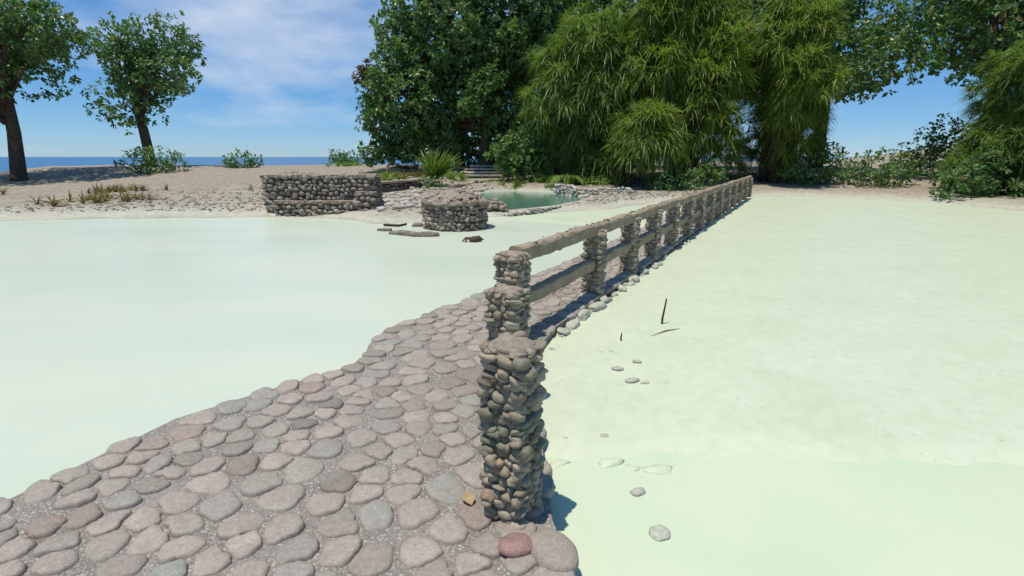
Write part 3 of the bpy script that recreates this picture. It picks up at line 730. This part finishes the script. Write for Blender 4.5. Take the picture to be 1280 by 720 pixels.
reedC = reed_clump('reed_clump', gp(rc[0], 25.4), RL([(808, 155, 1.15, .75), (800, 178, 1.0, .7), (820, 178, 1.0, .7)], 25), 'low yellow tipped reed tuft drooping like a mop over the dark bank', 'reed clumps behind the pond', 80, 34, .85, .045, 'blade_y')
# small plants
def tuft(name, loc, k, ln, wd, m, label, cat, group=None, spread=.5, grav=.5, n=8, rad=.12, up=1.0):
    C = np.column_stack([rng.normal(size=(n, 2)) * rad, np.zeros(n)]); D = unit(np.column_stack([rng.normal(size=(n, 2)) * .35, np.full(n, up)]))
    V, f = blades(C, D, k, ln, wd, grav, spread); b = MB(); b.addarr(V, f)
    o = b.build(name, M[m], smooth=False); o.location = loc; return tag(o, label, cat, group)
q = at_y(543, 224, 25.0)
tuft('grass_plant', (q[0], 25.0, q[2]), 26, 1.7, .08, 'blade_y', 'bright spiky grass plant at the end of the retaining wall', 'plant', None, .2, .28, 10, .13)
q = at_y(537, 228, 24.4)
def bush(name, loc, lobes, m, label, cat='shrub', group=None, dens=80, ln=.16, k=6, stem=True):
    t = empty(name, loc, label, cat, group); cs = MB(); sb = MB()
    for c, r in lobes:
        C, A = lobe_points(np.array(c), r, int(dens * r * r) + 8, .8, .45); C[:, 2] = np.maximum(C[:, 2], .03); V, f = rosettes(C, A, k, ln, .55); cs.addarr(V, f)
        tube(sb, [(0, 0, -.15), np.array(c) * .5 + rng.normal(size=3) * .04, c], [.03, .022, .01], 5)
    sb.build('stems', M['bark'], t); cs.build('foliage', M[m], t, smooth=False); return t
bush('shrub', gp(q[0], 24.4), [((0, 0, .25), .4), ((.35, .1, .2), .35), ((-.35, 0, .15), .28)], 'leaf_light', 'small bright shrub at the foot of the spiky grass plant', group='shrubs on the far shore')
q = at_y(648, 232, 27.6)
bush('shrub', gp(q[0], 27.6), [((0, 0, 1.9), 1.0), ((-.9, 0, 1.5), .8), ((.8, 0, 1.4), .85), ((.1, -.2, .9), .9), ((-.6, 0, .8), .7), ((.6, -.2, 2.4), .7), ((1.1, 0, .7), .6)], 'leaf_light', 'round leafy shrub at the back of the pond between tree and reeds', group='shrubs on the far shore', dens=70, ln=.26)
q = at_y(642, 233, 26.8); tuft('grass_tuft', (q[0], 26.8, q[2]), 18, .8, .05, 'blade_y', 'yellowish grass tuft under the leafy shrub by the pond', 'grass', 'grass tufts', .5, .5, 10, .45)
# palm like fronds leaning over the pond kerb
def frond_plant(loc, label, n=6, ln=1.9):
    t = empty('young_palm', loc, label, 'palm')
    for i in range(n):
        az = -2.4 + i * 3.6 / (n - 1) + rng.normal() * .2; d = np.array((math.cos(az) * .75, math.sin(az) * .5 - .1, 1.0)); d /= np.linalg.norm(d)
        pts = []; 
        for s in np.linspace(0, 1, 9): p = d * ln * s; p = p + np.array((0, 0, -1.15 * ln * s ** 2.3 * .8)); pts.append(p)
        pts = np.array(pts); b = MB(); tube(b, pts, np.linspace(.03, .008, 9), 5)
        Pn = []; Dn = []
        for s in np.linspace(.2, 1, 30):
            j = s * 8; i0 = min(int(j), 7); p = pts[i0] * (1 - (j - i0)) + pts[i0 + 1] * (j - i0); tg = unit(pts[i0 + 1] - pts[i0]); sd = unit(np.cross(tg, (0, 0, 1.0)))
            for sg in (1, -1): Pn.append(p); Dn.append(unit(sd * sg + tg * .7 + np.array((0, 0, -.15))))
        Pn = np.array(Pn); Dn = np.array(Dn); V, f = leaves_mesh(Pn, Dn, np.tile((0, 0, 1.0), (len(Pn), 1)), rng.uniform(.35, .55, len(Pn)), np.full(len(Pn), .055), .1, .35)
        b.addarr(V, f); b.build('frond', M['blade_y' if i % 2 else 'blade'], t, smooth=False)
    return t
q = at_y(704, 238, 26.2); frond_plant(gp(q[0], 26.2), 'young palm with arching yellow green fronds over the pond kerb', 7, 2.1)
# dark low bank plants beneath the mop reed
q = at_y(838, 244, 23.8)
bush('shrub', gp(q[0], 23.8), [((0, 0, .4), .75), ((.9, .1, .5), .8), ((-.7, .1, .2), .4), ((1.9, .3, .55), .8)], 'leaf', 'dark low mounded shrub beside the railing end', group='shrubs on the far shore', dens=110, ln=.14)
for u, v, y, lab in ((690, 236, 27.0, 'narrow grass tuft between shrub and palm'), (724, 241, 26.4, 'grass tuft under the tall reeds at the pond kerb'), (762, 242, 26.0, 'grass tuft at the right end of the pond kerb')):
    q = at_y(u, v, y); tuft('grass_tuft', gp(q[0], y), 16, .95, .05, 'blade', lab, 'grass', 'grass tufts', .45, .5, 10, .4)
# dry scrub on the berm, left
for i, (u, v, y, m, lab) in enumerate(((490, 224, 27, 'drygrass', 'dry brown scrub tuft above the retaining wall'), (506, 222, 28, 'drygrass', 'taller dry grass tuft behind the spiky plant'), (475, 226, 25.5, 'blade_y', 'small green tuft beside the stepped wall'), (562, 218, 28, 'blade', 'green grass tuft left of the steps'), (440, 203, 38, 'blade', 'green tuft at the far left of the sandy berm'))):
    q = at_y(u, v, y); tuft('grass_tuft', gp(q[0], y), 26, .65, .05, m, lab, 'grass', 'grass tufts', .6, .5, 16, .6)
q = at_y(438, 204, 42); bush('shrub', gp(q[0], 42), [((0, 0, .5), .8), ((-1, 0, .5), .8)], 'leaf_light', 'green shrub against the sea at the left of the berm', group='shrubs on the far shore', ln=.24)
# fallen branch
q0 = at_y(452, 207, 36); q1 = at_y(480, 212, 35); q2 = at_y(522, 209, 34); b = MB()
tube(b, [q0 + (0, 0, .25), (q0 + q1) / 2, q1, (q1 + q2) / 2 + (0, 0, .08), q2], [.05, .08, .1, .12, .14], 7, .06); tube(b, [q1, q1 + (.5, 0, .35), q1 + (.7, 0, .8)], [.06, .04, .015], 5)
tag(b.build('fallen_branch', M['bark'], origin=q1), 'long dark fallen branch lying on the sandy berm', 'branch')

# ------------------------------------------------------------------ loose things
def loose(name, u, v, z, rad, m, label, cat, group, res=3, rz=0, box=.85, rough=.1, sink=.25):
    p = at(u, v, z); b = MB(); stone(b, (0, 0, rad[2] * (1 - sink * 2)), frame_axes(rz), rad, res, box, rough)
    o = b.build(name, M[m]); o.location = p; return tag(o, label, cat, group)
loose('boulder', 692, 697, -.02, (.085, .12, .05), 'cobble', 'largest smooth grey boulder at the lower right corner of the path', 'stone', 'loose stones', 4, .6, .85, .07)
for u, v, r, lab in ((668, 407, .09, 'pale edge stone nearest the railing start'), (680, 399, .10, 'rounded pale edge stone beside the railing shadow'), (696, 389, .12, 'longest pale edge stone below the lower rail'), (716, 379, .12, 'pale edge stone under the first open bay'), (733, 371, .10, 'pale edge stone left of the second post'), (752, 357, .10, 'pale edge stone at the second post foot'), (770, 346, .12, 'pale edge stone beyond the second post'), (790, 337, .11, 'pale edge stone at the third post foot')):
    t_ = float((at(u, v, -.05)[:2] - P3) @ RD)
    loose('edge_stone', u, v, WZ + .045, (r * 1.0, r * .55, r * .42), 'wetstone', lab, 'stone', 'pale stones along the railing foot', 3, R(60 + rng.normal() * 12), .75, .22).location[:2] = rail_pt(t_, .235)
for u, v, r, lab in ((755, 546, .028, 'dark pebble alone above the silt edge'), (706, 548, .018, 'tiny pebble near the pillar above the silt edge'), (699, 582, .05, 'low grey lump at the silt edge by the pillar'), (762, 583, .06, 'flat lump in the middle of the silt edge'), (789, 588, .055, 'flat lump on the silt edge right of the middle'), (825, 590, .08, 'long lump at the right of the silt edge'), (797, 453, .04, 'grey stone upper of the pair on the silt'), (771, 462, .045, 'flat stone left of the pair on the silt'), (790, 477, .05, 'flat stone lower of the pair on the silt'), (806, 479, .03, 'small stone right of the lower flat stone'), (832, 479, .02, 'tiny stone at the right on the silt'), (752, 441, .025, 'tiny stone under the short peg'), (763, 440, .022, 'second tiny stone right of the short peg'), (742, 425, .02, 'dark crumb on the silt near the peg'), (690, 437, .03, 'flat crumb on the silt beside the second pillar')):
    loose('pebble', u, v, WZ + (.04 if v not in (582, 583, 588, 590) else -.012), (r * 1.1, r * .7, r * .36) if v not in (582, 583, 588, 590) else (r * 1.3, r * .6, r * .5), 'wetstone' if v not in (582, 583, 588, 590) else 'silt', lab, 'stone', 'small stones on the silt flat', 2, rng.uniform(-.5, .5), .9, .2, .42 if v in (582, 583, 588, 590) else .3)
loose('submerged_stone', 824, 668, WZ, (.055, .045, .018), 'wetstone', 'round pale stone breaking the water at the lower right', 'stone', 'loose stones', 3, .3, .9)
loose('submerged_stone', 798, 617, WZ, (.045, .03, .016), 'wetstone', 'flat greenish stone awash below the silt edge', 'stone', 'loose stones', 3, .3, .9)
for i in range(26):
    t_ = rng.uniform(.55, 9.5); r = rng.uniform(.03, .065); q_ = rail_pt(t_, rng.uniform(.2, .3)); b = MB()
    stone(b, (0, 0, r * .1), frame_axes(R(60) + rng.normal() * .4), (r * 1.35, r * .85, r * .6), 2, .8, .16); o = b.build('edge_stone', M['wetstone']); o.location = (*q_, WZ + .05)
    tag(o, 'small pale stone in the unbroken line along the railing foot', 'stone', 'small pale stones lining the railing foot')
# leaning stick, peg, twig
p = at(827, 406, WZ + .04); b = MB(); tube(b, [(0, 0, -.1), (.004, .0, .08), (.018, .0, .18), (.03, 0, .29)], [.011, .012, .010, .008], 7, .05)
o = b.build('stick', M['darkwood']); o.location = p; tag(o, 'dark stick standing upright in the pale silt', 'stick')
p = at(776, 427, WZ + .04); b = MB(); tube(b, [(0, 0, -.05), (.0, .0, .05), (.005, 0, .085)], [.008, .008, .006], 6, .05)
o = b.build('peg', M['darkwood']); o.location = p; tag(o, 'short dark peg poking out of the silt', 'stick')
p = at(815, 420, WZ + .045); p2_ = at(850, 411, WZ + .045); b = MB(); tube(b, [(0, 0, 0), (p2_ - p) * .5 + (0, .02, .012), (p2_ - p)], [.005, .007, .004], 6, .05)
o = b.build('twig', M['drift']); o.location = p; tag(o, 'thin grey twig lying on the silt beside the upright stick', 'stick')
# dry leaf by the pillar foot
b = MB(); V = []; f = []
for i, t in enumerate(np.linspace(0, 1, 9)):
    wv = .032 * math.sin(math.pi * min(1, t * 1.02)) ** .8 * (1 - .3 * t) + .004
    V += [(-wv, t * .11, .016 + .008 * math.sin(t * 4)), (0, t * .11, .008 + .009 * math.sin(t * 4)), (wv, t * .11, .019 + .007 * math.sin(t * 4 + .5))]
for i in range(8):
    for j in range(2): f.append((i * 3 + j, i * 3 + j + 1, i * 3 + j + 4, i * 3 + j + 3))
b.add(V, f); o = b.build('dry_leaf', M['dry']); o.location = at(590, 634, .006); o.rotation_euler = (0, 0, R(25)); tag(o, 'curled yellow brown dead leaf on the cobbles by the pillar foot', 'leaf')
# pink cobble at the pillar foot
loose('pink_stone', 645, 686, .0, (.08, .066, .034), 'cobble_pink', 'pinkish round cobble set in front of the nearest pillar', 'stone', 'loose stones', 3, .2, .9, .05)
# driftwood by the well
def log(pix, rads, m, label, z=WZ + .03, group='driftwood by the well'):
    pts = [at(u, v, z) for u, v in pix]; b = MB(); o0 = pts[0]
    tube(b, [np.array(q) - o0 for q in pts], rads, 8, .08); o = b.build('driftwood', M[m]); o.location = o0; return tag(o, label, 'driftwood', group)
log([(487, 291), (502, 292), (520, 294), (538, 294), (549, 293.5)], [.04, .09, .08, .09, .05], 'drift', 'thick weathered log floating in front of the round well')
log([(472, 287), (480, 287.5), (490, 287)], [.03, .05, .03], 'drift', 'short log end left of the thick log')
log([(480, 281), (486, 281.5), (498, 282), (508, 280)], [.03, .035, .035, .025], 'darkwood', 'thin dark curved stick behind the thick log')
loose('boulder', 522, 283, WZ, (.16, .12, .07), 'farstone', 'flat stone between the log and the round well', 'stone', 'loose stones', 2)
# root like debris
p = at(590, 301, WZ + .02); b = MB(); stone(b, (.06, 0, .04), frame_axes(.2), (.13, .08, .06), 2, .85, .3)
for e in ((-.22, 0, -.02), (-.15, -.1, -.02), (.26, .0, .03), (.12, -.1, -.02)): tube(b, [(.03, 0, .06), (e[0] * .6, e[1] * .6, .06), e], [.03, .022, .012], 6, .12)
o = b.build('stump_root', M['bark']); o.location = p; tag(o, 'dark knobby root lying in the water right of the round well', 'root')
# rubble piles
for i in range(34):
    u = rng.uniform(609, 634); v = 266 - (9 - abs(u - 621) * .6) * rng.uniform(0, 1.5); s = rng.uniform(.05, .12)
    b = MB(); stone(b, (0, 0, s * .3), frame_axes(rng.uniform(0, 6)), (s * 1.3, s, s * .75), 2, .8, .15); o = b.build('rubble_stone', M['farstone']); o.location = at(u, 266, -.03) + np.array((0, rng.uniform(-.2, .5), max(0, (266 - v) * .028)))
    tag(o, 'brown rubble stone heaped between the round well and the pond', 'stone', 'rubble heap right of the well')
for i in range(60):
    u = rng.uniform(470, 530); v = rng.uniform(246, 268); pq = at(u, v, .05); s = rng.uniform(.05, .15); z = gz(pq[0], pq[1])
    if z < WZ: continue
    b = MB(); stone(b, (0, 0, s * .2), frame_axes(rng.uniform(0, 6)), (s * 1.3, s, s * .6), 1, .8, .15); o = b.build('shore_stone', M['palestone']); o.location = (pq[0], pq[1], z)
    tag(o, 'bleached stone on the gravel shore between stepped wall and round well', 'stone', 'stones on the gravel shore')

for i in range(70):
    u = rng.uniform(512, 606); v = rng.uniform(233, 243.5); pq = at(u, v, .12); s_ = rng.uniform(.05, .16); z = gz(pq[0], pq[1])
    if z < WZ or float(sdist(pq[0:1], pq[1:2], pond_poly)[0]) < .25: continue
    b = MB(); stone(b, (0, 0, s_ * .2), frame_axes(rng.uniform(0, 6)), (s_ * 1.3, s_, s_ * .6), 1, .8, .15); o = b.build('rubble_stone', M['palestone' if i % 2 else 'farstone']); o.location = (pq[0], pq[1], z)
    tag(o, 'loose stone on the terrace between round well and steps', 'stone', 'loose rubble on the terrace')

# ------------------------------------------------------------------ what lies beyond the photo's edges: same shore carried on
def gtree(x, y, h, cr, seed_n, label, group='trees on the far shore', m='leaf', dens=30, ln=.32):
    z = gz(x, y); lobes = []
    for i in range(seed_n):
        a = rng.uniform(0, 6.28); r = cr * rng.uniform(.1, .75); lobes.append(((x + r * math.cos(a), y + r * math.sin(a), z + h * rng.uniform(.42, .98)), cr * rng.uniform(.3, .48)))
    return tree('broadleaf_tree', (x, y, z), lobes, label, 'tree', group, h * .5, .035 * h, dens, ln, 7, m)
gtree(16, 30, 12, 5.5, 12, 'dense broadleaf tree behind the right end of the railing')
gtree(23, 25, 13, 6, 13, 'broad dark tree on the right bank of the silt flat')
gtree(22.5, 15.5, 11, 5, 12, 'spreading tree leaning over the right edge of the silt flat')
gtree(31, 34, 14, 6.5, 12, 'tall tree on the slope behind the right bank')
gtree(-29, 30, 11, 6, 13, 'spreading broadleaf tree on the left shore beyond the stepped wall')
gtree(-38, 22, 12, 6, 12, 'leftmost broadleaf tree at the shore')
dup(reedB, gp(13.5, 26.5), 1.2, .85, 'reed clump right of the yellow green one near the railing end')
dup(reedA, gp(20.5, 21), 2.0, .7, 'reed clump under the trees on the right bank')
for x, y, lab in ((17.8, 24.5, 'leafy shrub on the right bank under the trees'), (19.2, 12.5, 'leafy shrub at the right edge of the silt flat'), (-25, 15, 'leafy shrub on the left shore')):
    bush('shrub', gp(x, y), [((0, 0, .8), 1.1), ((1, .2, .6), .9), ((-.9, 0, .6), .9)], 'leaf', lab, group='shrubs on the far shore', dens=60, ln=.2)

gtree(27, 20, 13, 6, 13, 'bushy tree between the two spreading trees on the right bank')
gtree(19.5, 33, 12, 5.5, 12, 'second dense tree far behind the railing end')
gtree(25, 9, 12, 5.5, 12, 'rightmost tree hanging over the right edge of the silt flat')
gtree(11.5, 34, 13, 5.5, 12, 'tall tree behind the bright reed clump')
for x, y, r_, lab in ((15.3, 25.3, 1.2, 'dense dark shrub between the reed clump and right bank'), (21, 22.5, 1.5, 'broad shrub under the tall right trees'), (20.5, 16.5, 1.4, 'shrub leaning on the right bank of the silt'), (23.5, 28, 1.7, 'large shrub on the slope of the right bank'), (18.3, 20, 1.0, 'small leafy shrub close to the right silt edge')):
    bush('shrub', gp(x, y), [((0, 0, r_ * .7), r_), ((r_ * .9, .2, r_ * .5), r_ * .8), ((-r_ * .8, 0, r_ * .5), r_ * .8), ((.2, .3, r_ * 1.3), r_ * .7)], 'leaf', lab, group='shrubs on the far shore', dens=50, ln=.22)

gtree(34, 27, 14, 6.5, 12, 'tall bushy tree on the slope far right')
gtree(30, 13, 13, 6, 12, 'second rightmost tree behind the right edge of the silt flat')

gtree(-26, 37, 10, 5, 11, 'smaller broadleaf tree between the left tree and the open sea')
for x, y, r_, lab in ((-19, 36, .9, 'low dark shrub on the open berm left of the green shrub'), (-23, 33, 1.2, 'rounded shrub under the smaller left tree'), (-31, 27, 1.1, 'shrub at the foot of the leaning left tree')):
    bush('shrub', gp(x, y), [((0, 0, r_ * .6), r_), ((r_ * .9, .2, r_ * .4), r_ * .8), ((-r_ * .8, 0, r_ * .4), r_ * .8)], 'leaf', lab, group='shrubs on the far shore', dens=50, ln=.22)
for x, y, lab in ((-14, 17.5, 'left most dry tuft on the beach behind the long wall'), (-17, 22, 'dry tuft on the open beach at the left'), (-10.5, 24, 'dry tuft on the beach above the stepped wall'), (-21, 19, 'faded tuft by the left water edge'), (-13, 30, 'dry tuft high on the berm')):
    tuft('grass_tuft', gp(x, y), 24, .6, .04, 'drygrass' if x < -12 else 'blade', lab, 'grass', 'grass tufts', .6, .5, 18, .7)

# gravel and shell grit strewn along the shore: too many to count
b = MB(); n = 0
while n < 2600:
    x = rng.uniform(-16, 9); y = rng.uniform(14, 31); d = float(sdist(np.array([x]), np.array([y]), lagoon_poly)[0])
    if d < .1 or rng.random() > math.exp(-d / 4): continue
    if float(sdist(np.array([x]), np.array([y]), pond_poly)[0]) < .2: continue
    z = gz(x, y); sz = rng.uniform(.015, .05)
    if z < WZ: continue
    stone(b, (x, y, z + sz * .2), frame_axes(rng.uniform(0, 6)), (sz * 1.4, sz, sz * .6), 1, .85, .12); n += 1
tag(b.build('shore_gravel', M['farstone']), 'mixed grey and tan gravel strewn over the shore around the pond', 'gravel', kind='stuff')
